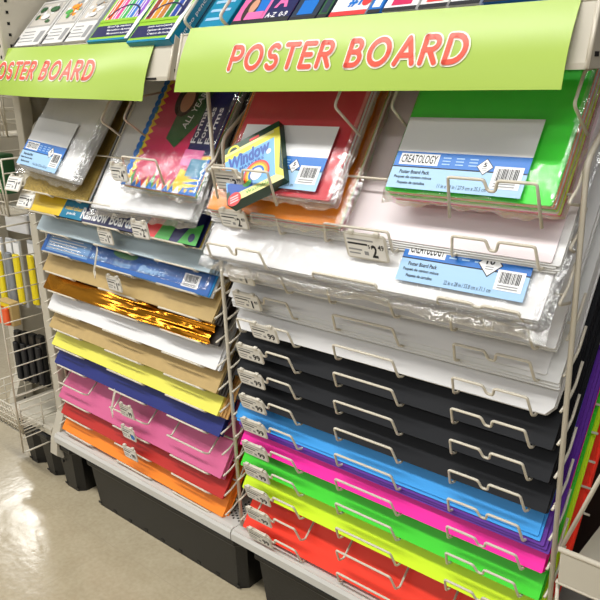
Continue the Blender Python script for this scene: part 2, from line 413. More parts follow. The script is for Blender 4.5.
# pink set
P_mag = mat('print_magenta', (206, 40, 92), .4); P_yel = mat('print_yellow', (245, 205, 40), .4); P_dgreen = mat('print_dark_green', (40, 92, 50), .4)
P_lgreen = mat('print_leaf_green', (70, 165, 70), .4); P_nav = mat('print_navy', (26, 30, 84), .4); P_skin = mat('print_skin', (205, 150, 120), .5); P_hair = mat('print_hair', (50, 32, 26), .5)
P_tealp = mat('print_teal', (30, 125, 160), .4); P_redp = mat('print_red', (225, 60, 60), .4); P_prp = mat('print_pink', (238, 110, 170), .4)
def set_art():
    b = MB(); w, d = .255, .355; x0 = -w / 2
    b.rect(x0, 0, -x0, d, P_mag, 0)
    N = 20
    for i in range(N):                       # scalloped borders
        y = d * (i + .5) / N
        b.rect(x0, d * i / N, x0 + .018, d * (i + 1) / N, P_yel if i % 5 else P_lgreen, .0002)
        b.ellipse(x0 + .006, y, .010, .010, BLUE, .0004, 12)
        b.poly([(x0 + .018, y - .009), (x0 + .034, y), (x0 + .018, y + .009)], P_yel, .0003)
    for i in range(14):
        x = x0 + w * (i + .5) / 14
        b.poly([(x - .012, 0), (x + .012, 0), (x + .004, .030 + .012 * (i % 2))], (P_yel, P_lgreen, P_yel, P_redp)[i % 4], .0005)
        b.poly([(x - .010, 0), (x + .010, 0), (x, .018)], (BLUE, LWHITE, BLUE)[i % 3], .0007)
    b.poly([(.03, .0), (-x0, .0), (-x0, .09), (.085, .085), (.075, .05), (.05, .055), (.045, .02)], P_yel, .0006)
    for i in range(7): b.poly([(.07 + .008 * (i % 2), .012 * i), (-x0, .012 * i), (-x0, .012 * i + .011)], BLUE, .0009)
    b.rect(.045, .09, -x0, d, P_nav, .0008)
    for i, s in enumerate(('Formas', 'Formes', 'Forms')): b.text(s, .060 + .022 * i, .115, .085, .016, LWHITE, .0011, bold=.02, rot=PI / 2)
    b.rect(.04, .062, .10, .10, P_prp, .001); b.rect(.07, .04, .12, .08, P_tealp, .0012)
    b.poly([(-.04, .12), (.0, .10), (.045, .16), (.055, .29), (.02, .30), (-.035, .20)], P_dgreen, .001)
    b.text('ALL YEAR', .012, .145, .09, .018, LWHITE, .0013, bold=.01, rot=PI * .42)
    b.ellipse(-.025, .215, .034, .042, P_hair, .0014); b.ellipse(-.02, .212, .020, .028, P_skin, .0016)
    b.rect(-.02, .28, .03, .31, P_prp, .001)
    return b
pk = pack('project_set', 'bagged pink project card set with scalloped border of blue, green and yellow', 'project set', top_mw(-1.238, .950, .998, .012, -.03), .245, .355,
     [P_white2, P_lgreen, P_yel, P_mag], .012, None, seed=8, sheetname='card')
set_art().build('printed_front', pk, loc=(0, 0, .0138))
# glitter board (left half of slot 1)
stack('L', 1, [(P_white2, .004, 0, 0, 'off-white board directly under the gold glitter board', None, dict(w=.30, d=.36)),
               (P_glit, .004, 0, 0, 'gold glitter board lying under the left bagged white pack', None, dict(w=.30, d=.36))], x=-1.69)
# rainbow pack
def rainbow_art():
    b = MB(); w = .70; x0 = -w / 2; d = .20
    b.rect(x0, 0, -x0, d, P_nav, 0)
    b.poly([(x0, 0), (x0 + .18, 0), (x0 + .20, .10), (x0 + .2, d), (x0, d)], mat('print_gold_yellow', (236, 200, 30), .3), .0003)
    b.poly([(x0 + .17, 0), (x0 + .27, 0), (x0 + .30, d), (x0 + .2, d)], P_tealp, .0005)
    b.text('mixed colour', x0 + .185, .022, .075, .012, P_yel, .0008, bold=.02); b.text('pack', x0 + .20, .008, .04, .010, LWHITE, .0008, bold=.02)
    b.text('Rainbow Boards', x0 + .262, .006, .21, .030, LWHITE, .0008, bold=.03)
    b.poly([(.16, 0), (.21, .0), (.23, .05), (.18, .05)], P_redp, .0005); b.poly([(.21, 0), (.26, 0), (.27, .05), (.23, .05)], P_lgreen, .0006)
    b.poly([(.29, 0), (.35, 0), (.35, .05), (.31, .035)], P_lgreen, .0007); b.ellipse(.328, .016, .010, .010, P_nav, .0009)
    for i in range(3): b.rect(.10 + .02 * i, .012 + .008 * i, .13 + .02 * i, .016 + .008 * i, LBLUE, .0006)
    return b
rb = pack('board_pack', 'flat rainbow board pack in a navy sleeve with yellow and teal left end', 'board pack', top_mw(XL, *LSLOT[2], .014, pre=PL), .705, .55, [P_white2, P_yel, mat('board_olive_yellow', (206, 200, 50), .5), P_nav], .012, None, False, seed=9)
rainbow_art().build('printed_sleeve', rb, loc=(0, 0, .0190))
wrap_mesh(.705, .55, .014, 19, puff=.001, front=.002, side=.002).build('plastic_bag', rb)
# blue pack
def blue_art():
    b = MB(); w = .69; x0 = -w / 2
    P2 = mat('print_mid_blue', (36, 98, 176), .35)
    b.rect(x0, 0, -x0, .3, P2, 0)
    b.rect(x0 + .02, .006, x0 + .22, .06, mat('print_soft_blue', (120, 165, 215), .35), .0004)
    for i in range(6): b.rect(x0 + .025 + .004 * (i % 2), .012 + .008 * i, x0 + .20 - .02 * (i % 3), .015 + .008 * i, LWHITE, .0007)
    for i in range(3): b.text('Boards', x0 + .23 + .10 * i, .012, .07, .016, LBLUE, .0006, shear=.3, bold=.02)
    b.text('Project', .09, .012, .10, .02, LBLUE, .0006, shear=.3, bold=.02)
    barcode(b, .25, .008, .055, .032, .0006)
    b.ellipse(.02, .045, .05, .012, mat('print_leafy', (90, 150, 90), .4), .0006)
    return b
bb = pack('board_pack', 'bagged flat pack with a mid-blue printed front and barcode, above kraft boards', 'board pack', top_mw(XL, *LSLOT[4], .014, pre=PL), .70, .55, [P_white2, P_white2, P_blue], .012, None, False, seed=10)
blue_art().build('printed_front', bb, loc=(0, 0, .0142))
wrap_mesh(.69, .55, .0155, 20, puff=.001, front=.003, side=.002).build('plastic_bag', bb)

# marker box resting on the coral pack
MX = Matrix.Translation((-.949, .903, .989)) @ Matrix.Rotation(TH, 4, 'X') @ Matrix.Rotation(.53, 4, 'Z') @ Matrix.Diagonal((.95, .87, 1, 1))
mk = empty('marker_box', None, mw=MX); tag(mk, 'yellow and blue box of window markers leaning on the coral red pack', 'marker box')
G1 = mat('card_green', (14, 62, 36), .35); Y1 = mat('card_yellow', (236, 226, 60), .35); Y2 = mat('card_cream', (238, 232, 150), .35); B1 = mat('card_light_blue', (110, 178, 232), .35); B2 = mat('card_deep_blue', (20, 80, 170), .35)
b = MB(); b.box((.066, .0725, .012), (.132, .145, .024), G1)
b.rect(.001, .001, .131, .118, Y1, .0244)
b.build('carton', mk)
b = MB(); z = 0
b.rect(0, 0, .132, .13, Y2, z); b.rect(.0, .018, .12, .114, B1, z + .0003); b.rect(.0, .110, .12, .122, Y1, z + .0004)
b.poly([(.114, .02), (.132, .005), (.132, .13), (.120, .13)], Y1, z + .0006); b.poly([(.124, .03), (.132, .02), (.132, .1)], G1, z + .0008)
b.rect(0, .130, .132, .145, G1, z + .0002); b.rect(.062, .131, .085, .137, P_redp, z + .0006)
b.ring2(.022, .127, .010, .015, Y1, z + .0008, 0, 180, 14)
b.text('Window', .008, .080, .100, .034, B2, z + .0009, bold=.045, shear=.1)
b.text('MARKERS', .034, .070, .058, .008, B2, z + .0009, bold=.02)
b.rect(.003, .019, .062, .05, B2, z + .0006); b.ellipse(.05, .030, .010, .008, P_lgreen, z + .0009)
for i, c in enumerate((P_redp, P_ppack, P_yel, BLUE)): b.ring2(.072, .042, .027 - .004 * i, .031 - .004 * i, c, z + .001, -20, 200, 22)
b.ellipse(.072, .042, .014, .014, LWHITE, z + .0009)
b.ellipse(.104, .082, .006, .006, LWHITE, z + .0009)
b.ellipse(.018, .006, .016, .016, P_redp, z + .0012)
for i in range(3): b.rect(.008, -.001 + .006 * i, .028, .001 + .006 * i, LWHITE, z + .0014)
b.rect(.0, -.004 + .004, .008, .03, G1, z + .001)
b.text('Washable', .045, .005, .055, .008, P_lgreen, z + .0012)
b.build('printed_front', mk, loc=(0, 0, .0248))

# ------------------------------------------------------------------ wire racks
def arc_pts(a, c, b_, r, n=4):
    a, c, b_ = Vector(a), Vector(c), Vector(b_)
    p = c + (a - c).normalized() * r; q = c + (b_ - c).normalized() * r
    return [p * (1 - t) ** 2 + c * 2 * t * (1 - t) + q * t * t for t in [i / n for i in range(n + 1)]]
def rounded(pts, r):
    o = [Vector(pts[0])]
    for i in range(1, len(pts) - 1): o += arc_pts(pts[i - 1], pts[i], pts[i + 1], r if isinstance(r, float) else r[i])
    o.append(Vector(pts[-1])); return o
def lip(x0, x1, y, z, dip, root, parent, foot=(-.008, -.003, -.014, .034)):
    F = lambda x, v: Vector((x, y + v * CT + .024 * ST, z + v * ST - .024 * CT))
    fy, fz, ty, tz = foot
    f0, f1 = Vector((x0, y + fy, z + fz)), Vector((x1, y + fy, z + fz))
    g0, g1 = Vector((x0, y + (.007 if fy > -.02 else -.005), z - .008)), Vector((x1, y + (.007 if fy > -.02 else -.005), z - .008))
    up = Vector((0, ty, tz)); h = up.length
    t0 = f0 + up + Vector((.004, 0, 0)); t1 = f1 + up - Vector((.004, 0, 0))
    pts = [F(x0, .05), g0, f0, t0] if fy > -.02 else [f0, t0]
    if dip:
        c = (t0 + t1) / 2; dn = up.normalized() * min(.016, h * .45)
        pts += [c - Vector((.010, 0, 0)), c - Vector((.0055, 0, 0)) - dn, c + Vector((.0055, 0, 0)) - dn, c + Vector((.010, 0, 0))]
    pts += [t1, f1] + ([g1, F(x1, .05)] if fy > -.02 else [])
    b = MB(); b.tube([p - root.location for p in rounded(pts, min(.0045, h * .3))], .0024, CREAM, 7)
    return b.build('retaining_lip', parent)
def make_rack(xc, slots, label, side):
    root = empty('display_rack', (xc, 1.0, .20)); tag(root, label, 'display rack')
    hw = .372
    for s in (-1, 1):
        X = xc + s * hw
        yb = 1.0 if side == 'R' else (1.035 if s < 0 else 1.10)
        for kind in ('front_pole', 'back_pole'):
            b = WB()
            if kind == 'front_pole':
                if s == 1 or side == 'L': b.tube(rounded([(X, yb + .01, .20), (X, yb, 1.10), (X, yb + .13, 1.197)], .02), .0042, CREAM, 10)
                else:
                    b.tube([(X, yb + .01, .20), (X, yb, .7), (X - .002, yb - .008, 1.24)], .0042, CREAM, 10)
                    b.tube(rounded([(X + .018, yb + .005, .95), (X + .018, yb + .005, 1.105), (X + .018, yb + .13, 1.195)], .02), .0040, CREAM, 10)
            else: b.tube([(X, 1.335, .20), (X, 1.335, 1.45)], .004, CREAM, 8)
            b.build(kind, root)
        b = WB(); b.tube([(X, yb + .01, .205), (X, 1.335, .205)], .0035, CREAM); b.build('foot_bar', root)
    for k, (y, z) in enumerate(slots):
        tb = WB()
        F = lambda x, v, n=-.024: (x, y + v * CT - n * ST, z + v * ST + n * CT)
        vm = .38 if k == 0 else .545
        for v in (.05, .30, vm - .015): tb.tube([F(xc - .366, v), F(xc + .366, v)], .0022, CREAM, 6)
        for x in (xc - .24, xc, xc + .24): tb.tube([F(x, .05), F(x, vm)], .0018, CREAM, 6)
        for s in (-1, 1):
            X = xc + s * .3655
            tb.tube(rounded([(X, max(1.0, y), z + .012), F(X, .03, -.010), F(X, .06), F(X, .10)], .008), .0024, CREAM, 6)
        t = tb.build('tray', root)
        if side == 'R':
            ft = (-.008, -.003, -.014, .034)
            if k == 0: ft = (-.028, -.006, -.016, .060)
            if k == 1: ft = (-.006, -.008, -.009, .034)
            low = (-.002, -.002, -.004, .010)
            e = (.045, .015)[k] if k < 2 else 0; e2 = (-.015, -.008)[k] if k < 2 else 0
            lip(xc - .318 + e, xc - .168 + e, y, z + e2, True, root, t, ft)
            if k != 0: lip(xc - .062 + e, xc + .078 + e, y, z + e2, False, root, t, low if k == 2 else ft)
            else:
                b = WB(); b.tube([F(xc + .0, .03, .012), F(xc + .075, .03, .012)], .0024, CREAM); b.build('link_bar', t)
            dx = (.028, .012)[k] if k < 2 else 0
            lip(xc + .188 + dx, xc + .325 + dx, y, z, True, root, t, low if k == 2 else ft)
        else:
            if k == 0:
                lip(xc + .165, xc + .29, y, z, False, root, t, (-.028, -.002, -.014, .052))
                b = WB(); b.tube([F(xc - .03, .01, .012), F(xc + .10, .01, .012)], .0024, CREAM); b.build('link_bar', t)
            else:
                ft = (-.001, -.003, -.004, .0035) if k != 11 else (-.002, -.004, -.008, .006)
                for a, c in ((-.33, -.20), (-.075, .075), (.17, .31)): lip(xc + a, xc + c, y, z, False, root, t, ft)
    # guards that keep the top packs apart
    gs = ((-.738, .930, 1.174, .085), (-.660, .974, 1.172, .055), (-.365, .955, 1.177, .070)) if side == 'R' else ((-1.43, .952, 1.140, .063), (-1.36, .963, 1.146, .072))
    for x, cy, cz, fl in gs:
        c = Vector((x, cy, cz)); f = c + Vector((0, .80, -.60)) * fl; e = c + Vector((0, CT, ST)) * .05
        b = WB(); b.tube(rounded([f, c, e, e + Vector((0, .08, .01))], .008), .0024, CREAM, 7); b.build('pack_guard', root)
    return root
rackR = make_rack(XR, SLOT, 'cream wire poster board rack in the right bay with black and neon boards', 'R')
rackL = make_rack(XL, LSLOT, 'cream wire poster board rack in the left bay with kraft and gold sheets', 'L')
Rz = Matrix.Translation((XL, 1, .6)) @ Matrix.Rotation(.02, 4, 'Y') @ Matrix.Translation((-XL, -1, -.6)) @ Matrix.Translation(rackL.location)
rackL.matrix_basis = Rz

# ------------------------------------------------------------------ price tags
PT = mat('tag_paper', (238, 235, 228), .5); PH = mat('tag_holder_plastic', (216, 210, 196), .3)
def price_tag(x, y, z, price, label, w=.074, h=.038, tilt=108, rz=0, ry=0):
    r = empty('price_tag', (x, y, z), (math.radians(tilt), math.radians(ry), rz)); tag(r, label, 'price tag', 'shelf price tags')
    b = MB(); b.rbox((-w / 2, -h, -.0012), (w / 2, 0, .0012), .006, PH)
    for s in (-1, 1): b.rbox((s * w * .3 - .005, -.003, -.0035), (s * w * .3 + .005, .004, .0035), .002, PH)
    b.build('tag_holder', r)
    b = MB(); b.rect(-w * .45, -h * .93, w * .45, -h * .1, PT, .0016)
    b.rect(-w * .42, -h * .28, w * .2, -h * .22, LGREY, .0018); b.rect(-w * .42, -h * .44, w * .05, -h * .37, INK, .0018)
    b.rect(-w * .42, -h * .66, -w * .1, -h * .60, LGREY, .0018); b.rect(-w * .42, -h * .80, -w * .15, -h * .75, LGREY, .0018); b.rect(-w * .05, -h * .80, w * .05, -h * .66, LGREY, .0018)
    if len(price) == 3:
        b.text('$', w * .06, -h * .55, w * .05, h * .16, INK, .0019); b.text(price[0], w * (.13 if price[0] != '1' else .18), -h * .86, w * (.14 if price[0] != '1' else .06), h * .48, INK, .0019, bold=.03); b.text(price[1:], w * .29, -h * .55, w * .14, h * .2, INK, .0019, bold=.02)
    else: b.text(price, w * .12, -h * .82, w * .28, h * .38, INK, .0019, bold=.03)
    b.build('paper_insert', r)
    return r
names = {0: ('399', 'price tag in front of the marker box'), 1: ('249', 'price tag at the left of the orange topped pack'),
         3: ('149', 'price tag on the left lip of the tray with single white foam boards'), 4: ('149', 'price tag on the left lip of the layered off-white stack'), 5: ('99', 'price tag on the white tray just above the black boards'),
         6: ('99', 'price tag on the highest black tray'), 7: ('99', 'price tag on the middle black tray'), 8: ('99', 'price tag on the lowest black tray'),
         9: ('99', 'price tag in front of the sky blue boards'), 10: ('99', 'price tag in front of the neon pink boards'), 11: ('99', 'price tag in front of the neon green boards'),
         12: ('99', 'price tag in front of the neon yellow boards'), 13: ('99', 'price tag on the empty tray over the neon red boards'), 14: ('99', 'price tag on the lowest lip of the right rack')}
for k, (p, l) in names.items():
    y, z = SLOT[k]; h = .066 if k == 0 else .034
    dx = {5: .045, 0: .045, 1: .022}.get(k, 0); z -= {0: .014, 1: .012}.get(k, 0)
    price_tag(-1.010 + dx, y - .014 - .32 * h - .003, z + h * .88 + (.004 if k else -.010), p, l)
price_tag(-.682, .930, .975, '249', 'larger price tag hanging under the neon green pack, mid rack', w=.085, h=.05)
for i, (x, y, z, p, l, rz, ti) in enumerate([(-1.760, .915, .998, '149', 'price tag at the left corner of the left bagged white pack', 0, 100), (-1.722, .92, .958, '249', 'price tag at the left end of the gold glitter board', 0, 100),
        (-1.335, .925, 1.052, '499', 'price tag in front of the pink project set', 0, 100), (-1.265, .915, .935, '249', 'price tag in front of the lower bagged white pack, left rack', 0, 100),
        (-1.49, .975, .882, '149', 'price tag hanging over the pale blue boards', 0, 100), (-1.475, .975, .765, '149', 'price tag hanging over the kraft boards above the gold foil', 0, 100),
        (-1.49, .980, .412, '99', 'price tag hanging over the navy and rose pink boards', 0, 100), (-1.485, .975, .352, '99', 'price tag with a blue dot over the rose pink boards', 0, 100), (-1.488, .975, .292, '99', 'price tag hanging over the red boards', 0, 100)]):
    t = price_tag(x, y, z, p, l, w=.058 if i > 1 else .072, h=.040, rz=rz, tilt=ti if i > 1 else 62)
    if 'blue dot' in l:
        b = MB(); b.ellipse(.018, -.026, .008, .008, BLUE, .0022); b.build('blue_sticker', t)
for (x, z, l) in ((-1.495, .835, 'clear folded clip strip hanging over the blue printed pack'), (-1.490, .462, 'clear folded clip strip hanging over the navy boards')):
    b = MB(); b.box((0, 0, -.035), (.016, .0015, .07), PH, None); b.box((.012, 0, -.062), (.03, .0015, .012), PH)
    tag(b.build('clip_strip', loc=(x, .955, z)), l, 'clip strip').rotation_euler = (-.2, .35, -.5)

# ------------------------------------------------------------------ banners
BG = mat('banner_lime', (166, 194, 76), .32, var=.03, vscale=3, bump=.03, bscale=12); BRED = mat('banner_coral', (234, 84, 60), .35); BWH = mat('banner_white', (250, 240, 225), .35)
def arc(cx, cy, rx, ry, a0, a1, n=9): return [(cx + rx * math.cos(math.radians(a0 + (a1 - a0) * i / n)), cy + ry * math.sin(math.radians(a0 + (a1 - a0) * i / n))) for i in range(n + 1)]
GL = {'P': (.62, [[(0, 0), (0, 1)] , [(0, 1), (.28, 1)] + arc(.30, .73, .27, .27, 90, -90) + [(0, .46)]]),
      'O': (.92, [arc(.42, .5, .42, .5, 0, 360, 20)]),
      'S': (.62, [arc(.30, .74, .26, .26, 40, 250, 9) + arc(.30, .25, .27, .27, 70, -150, 9)]),
      'T': (.70, [[(0, 1), (.66, 1)], [(.33, 1), (.33, 0)]]),
      'E': (.58, [[(.52, 1), (0, 1), (0, 0), (.52, 0)], [(0, .52), (.44, .52)]]),
      'R': (.66, [[(0, 0), (0, 1)], [(0, 1), (.28, 1)] + arc(.30, .75, .25, .25, 90, -90) + [(0, .5)], [(.26, .48), (.56, 0)]]),
      'B': (.66, [[(0, 0), (0, 1)], [(0, 1), (.24, 1)] + arc(.26, .77, .22, .23, 90, -90) + [(0, .54)], [(.24, .54)] + arc(.28, .27, .27, .27, 90, -90) + [(0, 0)]]),
      'A': (.78, [[(0, 0), (.37, 1), (.74, 0)], [(.14, .32), (.6, .32)]]),
      'D': (.76, [[(0, 0), (0, 1), (.2, 1)] + arc(.22, .5, .46, .5, 90, -90) + [(0, 0)]]), ' ': (.36, [])}
def stroke_text(b, txt, W, H, m, hw, z, shear=.09):
    tot = sum(GL[c][0] + .30 for c in txt) - .30
    sx = W / tot; x = 0
    for c in txt:
        for line in GL[c][1]:
            pts = [((x + p[0]) * sx + p[1] * H * shear, p[1] * H) for p in line]
            for i, p in enumerate(pts):
                b.ellipse(p[0], p[1], hw, hw, m, z, 12)
                if i:
                    q = pts[i - 1]; d = Vector((p[0] - q[0], p[1] - q[1])).normalized(); n = Vector((-d.y, d.x)) * hw
                    b.poly([(q[0] + n.x, q[1] + n.y), (q[0] - n.x, q[1] - n.y), (p[0] - n.x, p[1] - n.y), (p[0] + n.x, p[1] + n.y)], m, z)
        x += GL[c][0] + .30
def banner(x0, x1, bl, br, tl, tr, label, tx, tz, tw, thh, sag=0):
    """corners given as (y, z); surface bulges slightly"""
    root = empty('banner_sign', ((x0 + x1) / 2, .95, 1.31)); tag(root, label, 'sign', 'poster board banners')
    W = x1 - x0; Hh = Vector((0, tl[0] - bl[0], tl[1] - bl[1])).length
    def S(p):
        u = (p.x - x0) / W; w = p.y / Hh
        bot = Vector((0, bl[0] * (1 - u) + br[0] * u, bl[1] * (1 - u) + br[1] * u)); top = Vector((0, tl[0] * (1 - u) + tr[0] * u, tl[1] * (1 - u) + tr[1] * u))
        q = bot * (1 - w) + top * w
        q.y += -.006 * math.sin(w * PI) + sag * math.sin(u * PI * 2.2 + 1) * (1 - w)
        q.x = p.x - (sag * .9) * u * (1 - w) - (.015 * (1 - w) * (1 - u) if not sag else 0)
        nrm = Vector((0, -(top.z - bot.z), top.y - bot.y)).normalized()
        q += nrm * p.z
        return q - root.location
    b = MB(); nx, ny = 60, 14
    for side, zz in ((0, 0), (1, -.0008)):
        vs = [(x0 + W * i / nx, Hh * j / ny, zz) for j in range(ny + 1) for i in range(nx + 1)]
        F = [(j * (nx + 1) + i, j * (nx + 1) + i + 1, (j + 1) * (nx + 1) + i + 1, (j + 1) * (nx + 1) + i) for j in range(ny) for i in range(nx)]
        b.add(vs, F, BG, True)
    b.build('banner_sheet', root, fn=S)
    for nm, m, hw, zz in (('letter_outline', BWH, thh * .175, .0012), ('lettering', BRED, thh * .105, .0022)):
        for word, fa, fb in (('POSTER', 0, .492), ('BOARD', .562, 1)):
            b = MB(); stroke_text(b, word, tw * (fb - fa), thh, m, hw, zz)
            b.v = [(v[0] + tx + tw * fa, v[1] + tz, v[2]) for v in b.v]
            b.build(nm, root, fn=S)
    return root
banner(-1.092, -.367, (.910, 1.199), (.914, 1.197), (.950, 1.312), (.957, 1.305), 'lime banner hanging over the right rack, all its coral letters in view', -.955, .040, .450, .038)
banner(-1.96, -1.205, (.911, 1.202), (.905, 1.182), (.955, 1.310), (.955, 1.296), 'lime banner hanging over the left rack, its first letter cut by the photo edge', -1.835, .042, .455, .036, sag=.012)

# ------------------------------------------------------------------ shelves over the banners
def hole_row(b, x0, x1, y, z, n):
    for i in range(n): b.box((x0 + (x1 - x0) * i / (n - 1), y, z), (.03, .004, .006), HOLE)
T45 = math.radians(45)
SY, SZ, SX = .957, 1.309, .929          # front upper edge of the goods on the tilted shelf
def top_shelf(x0, x1, label):
    root = empty('tilted_shelf', ((x0 + x1) / 2, 1.37, 1.22)); tag(root, label, 'shelf')
    b = WB(); b.box(((x0 + x1) / 2, .982, 1.224), (x1 - x0, .10, .008), BEIGE)
    for i in range(int((x1 - x0) / .05)): b.box((x0 + .03 + .05 * i, .9315, 1.224), (.032, .001, .004), HOLE)
    b.build('bottom_ledge', root)
    b = WB(); b.box(((x0 + x1) / 2, .992, 1.272), (x1 - x0, .088, .004), BEIGE, Matrix.Rotation(-T45, 3, 'X')); b.build('front_ledge', root)
    b = WB(); vs = [(x, p[0], p[1]) for x in (x0, x1) for p in ((.934, 1.222), (.958, 1.300), (.961, 1.299), (.937, 1.221))]; b.add(vs, [(0, 4, 5, 1), (1, 5, 6, 2), (2, 6, 7, 3), (3, 7, 4, 0), (0, 1, 2, 3), (4, 7, 6, 5)], BEIGE); b.build('front_plate', root)
    b = WB(); b.box(((x0 + x1) / 2, 1.195, 1.414), (x1 - x0, .46, .006), BEIGE, Matrix.Rotation(T45, 3, 'X')); b.build('sloped_panel', root)
    for X, s in ((x0, -1), (x1, 1)):
        b = WB()
        prof = [(.932, 1.221), (.958, 1.300), (1.026, 1.250), (1.350, 1.575), (1.360, 1.565), (1.030, 1.221)]
        n = 6; vs = [(X - .003, p[0], p[1]) for p in prof] + [(X + .003, p[0], p[1]) for p in prof]
        b.add(vs, [(i, (i + 1) % n, (i + 1) % n + n, i + n) for i in range(n)], BEIGE)
        for xx in (X - .003, X + .003): b.add([(xx, prof[q][0], prof[q][1]) for q in (0, 1, 2, 5)], [(0, 1, 2, 3)], BEIGE); b.add([(xx, prof[q][0], prof[q][1]) for q in (2, 3, 4, 5)], [(0, 1, 2, 3)], BEIGE)
        for q in range(3): b.box((X + .0032, .955 + .025 * q, 1.238), (.001, .014, .006), HOLE)
        b.tube([(X, .934, 1.221), (X, .958, 1.302), (X, 1.03, 1.250)], .0035, CREAM)
        b.build('end_bracket', root)
    return root
top_shelf(-1.93, -1.150, 'beige tilted shelf behind the left banner carrying marker and pencil boxes')
top_shelf(-1.128, -.345, 'beige tilted shelf behind the right banner carrying craft packs')
def shelf_item(name, label, cat, x0, x1, d, t, body, art, group=None, v=.0, n=.0, rz=0, side=None):
    x0 *= SX; x1 *= SX
    M = tray_mw((x0 + x1) / 2, SY, SZ, v, n - t, rz, th=T45)
    r = empty(name, None, mw=M); tag(r, label, cat, group); w = x1 - x0
    b = MB(); b.rbox((-w / 2, 0, 0), (w / 2, d, t), .002, body); b.build('body', r)
    a = MB(); art(a, w, d); a.build('printed_front', r, loc=(0, 0, t + .0006))
    if side:
        a = MB(); side(a, d, t); o = a.build('printed_side', r); o.matrix_basis = Matrix.Translation((w / 2 + .0008, 0, 0)) @ Matrix(((0, 0, 1, 0), (1, 0, 0, 0), (0, 1, 0, 0), (0, 0, 0, 1)))
    return r
TEAL = mat('card_teal', (0, 132, 168), .35); LIMEP = mat('print_lime', (150, 200, 50), .35); WIN = mat('window_white', (228, 226, 222), .2)
def pen_art(cols, title):
    def f(a, w, d):
        a.rect(-w / 2, 0, w / 2, d, LIMEP, 0)
        a.rect(-w / 2 + .003, .012, w / 2 - .003, .045, P_nav, .0003)
        for i, s in enumerate(title): a.text(s, -w * .2 + .006 * i, .036 - .010 * i, w * .55, .007, LWHITE, .0006, bold=.02)
        a.rect(-w / 2, 0, w / 2, .006, TEAL, .0002)
        a.rect(-w * .45, .062, w * .45, d * .95, WIN, .0003)
        n = len(cols); sw = w * .86 / n
        for i, c in enumerate(cols):
            x = -w * .43 + sw * (i + .5); a.rect(x - sw * .38, .062, x + sw * .38, d * .95, c, .0008); a.rect(x - sw * .16, .062, x - sw * .02, d * .95, LWHITE, .001) if n < 6 else None
        a.ring2(0, .062, .052, .057, P_nav, .0014, 10, 170, 20, sy=.75)
        a.poly([(-w / 2, .055), (w / 2, .055), (w / 2, .0625), (-w / 2, .0625)], LIMEP, .0012)
        a.poly([(w * .42, 0), (w / 2, 0), (w / 2, .1), (w * .40, .06)], LWHITE, .0016)
    return f
def teal_side(txt):
    def f(a, d, t):
        n = max(1, round(t / .03))
        for i in range(n): a.rect(0, t * i / n + .001, d, t * (i + 1) / n - .001, TEAL, 0); a.text(txt, .02, t * i / n + .008, d * .5, .010, LWHITE, .0004, bold=.01); a.rect(0, t * i / n - .0006, d, t * i / n + .0008, P_nav, .0004)
    return f
C = lambda n, rgb: mat('pen_' + n, rgb, .35)
p1 = [C('orange', (238, 92, 40)), C('pink', (232, 70, 150)), C('green', (60, 180, 90)), C('blue', (50, 120, 210)), C('violet', (150, 90, 200))]
p2 = [C('brown', (150, 60, 50)), C('ochre', (222, 150, 40)), C('amber', (190, 120, 50)), C('leaf', (50, 130, 60)), C('cobalt', (40, 70, 160)), C('ink', (40, 44, 90))]
shelf_item('marker_set', 'flat marker box with orange, pink, green and blue pens in its window', 'marker set', -1.548, -1.388, .24, .03, TEAL, pen_art(p1, ('Broad tip markers', 'Marcadores de punta', 'Marqueurs a pointe')), v=-.008)
shelf_item('pencil_set', 'flat coloured pencil box with brown, ochre and green pencils, beside the marker box', 'pencil set', -1.384, -1.236, .24, .03, TEAL, pen_art(p2, ('Jumbo colored pencils', 'Lapices de colores', 'Crayons de couleur')), v=-.020, side=teal_side('jumbo pencils'))
shelf_item('pencil_set', 'teal sided pencil box lying under the coloured pencil box', 'pencil set', -1.384, -1.238, .24, .034, TEAL, lambda a, w, d: a.rect(-w / 2, 0, w / 2, d, LIMEP, 0), n=-.032, side=teal_side('jumbo pencils'))
shelf_item('marker_set', 'teal sided box lying under the marker box with the orange pen', 'marker set', -1.548, -1.390, .24, .034, TEAL, lambda a, w, d: a.rect(-w / 2, 0, w / 2, d, LIMEP, 0), n=-.032)
KW = mat('craft_white', (226, 224, 220), .4); KG = mat('craft_grey', (176, 172, 166), .5)
def craft_art(spots, seed):
    def f(a, w, d):
        rd = random.Random(seed); a.rect(-w / 2, 0, w / 2, d, KW, 0); a.rect(-w * .46, d * .40, w * .46, d * .97, KG, .0003); a.rect(-w * .40, d * .44, w * .40, d * .93, C('kit_pale', (206, 200, 190)), .0005)
        for i in range(4): a.rect(-w * .38, d * (.08 + .07 * i), w * rd.uniform(0, .2), d * (.10 + .07 * i), LGREY, .0005)
        a.rect(w * .24, d * .06, w * .42, d * .30, LGREY, .0005); a.rect(-w * .5, 0, -w * .42, d * .2, INK, .0006)
        for i in range(16): a.ellipse(rd.uniform(-w * .33, w * .33), rd.uniform(d * .5, d * .88), w * rd.uniform(.04, .09), w * rd.uniform(.03, .08), rd.choice(spots + [KG, LGREY, P_sand, LWHITE]), .0007 + .0001 * i, 10)
        for c in spots: a.ellipse(rd.uniform(-w * .25, w * .25), rd.uniform(d * .5, d * .8), w * .16, w * .08, c, .0026, 14)
    return f
cw = [('white boxed craft kit with a green leaf picture, leftmost on the top shelf', -1.905, -1.775, [P_dgreen, P_white2]), ('white boxed craft kit with an orange and green spot picture', -1.765, -1.665, [P_ppack, P_lgreen]), ('white boxed craft kit with grey lettering next to the marker box', -1.66, -1.565, [KG, P_white2])]
for i, (l, a0, a1, sp) in enumerate(cw): shelf_item('craft_kit', l, 'craft kit', a0, a1, .15, .05, KW, craft_art(sp, i))
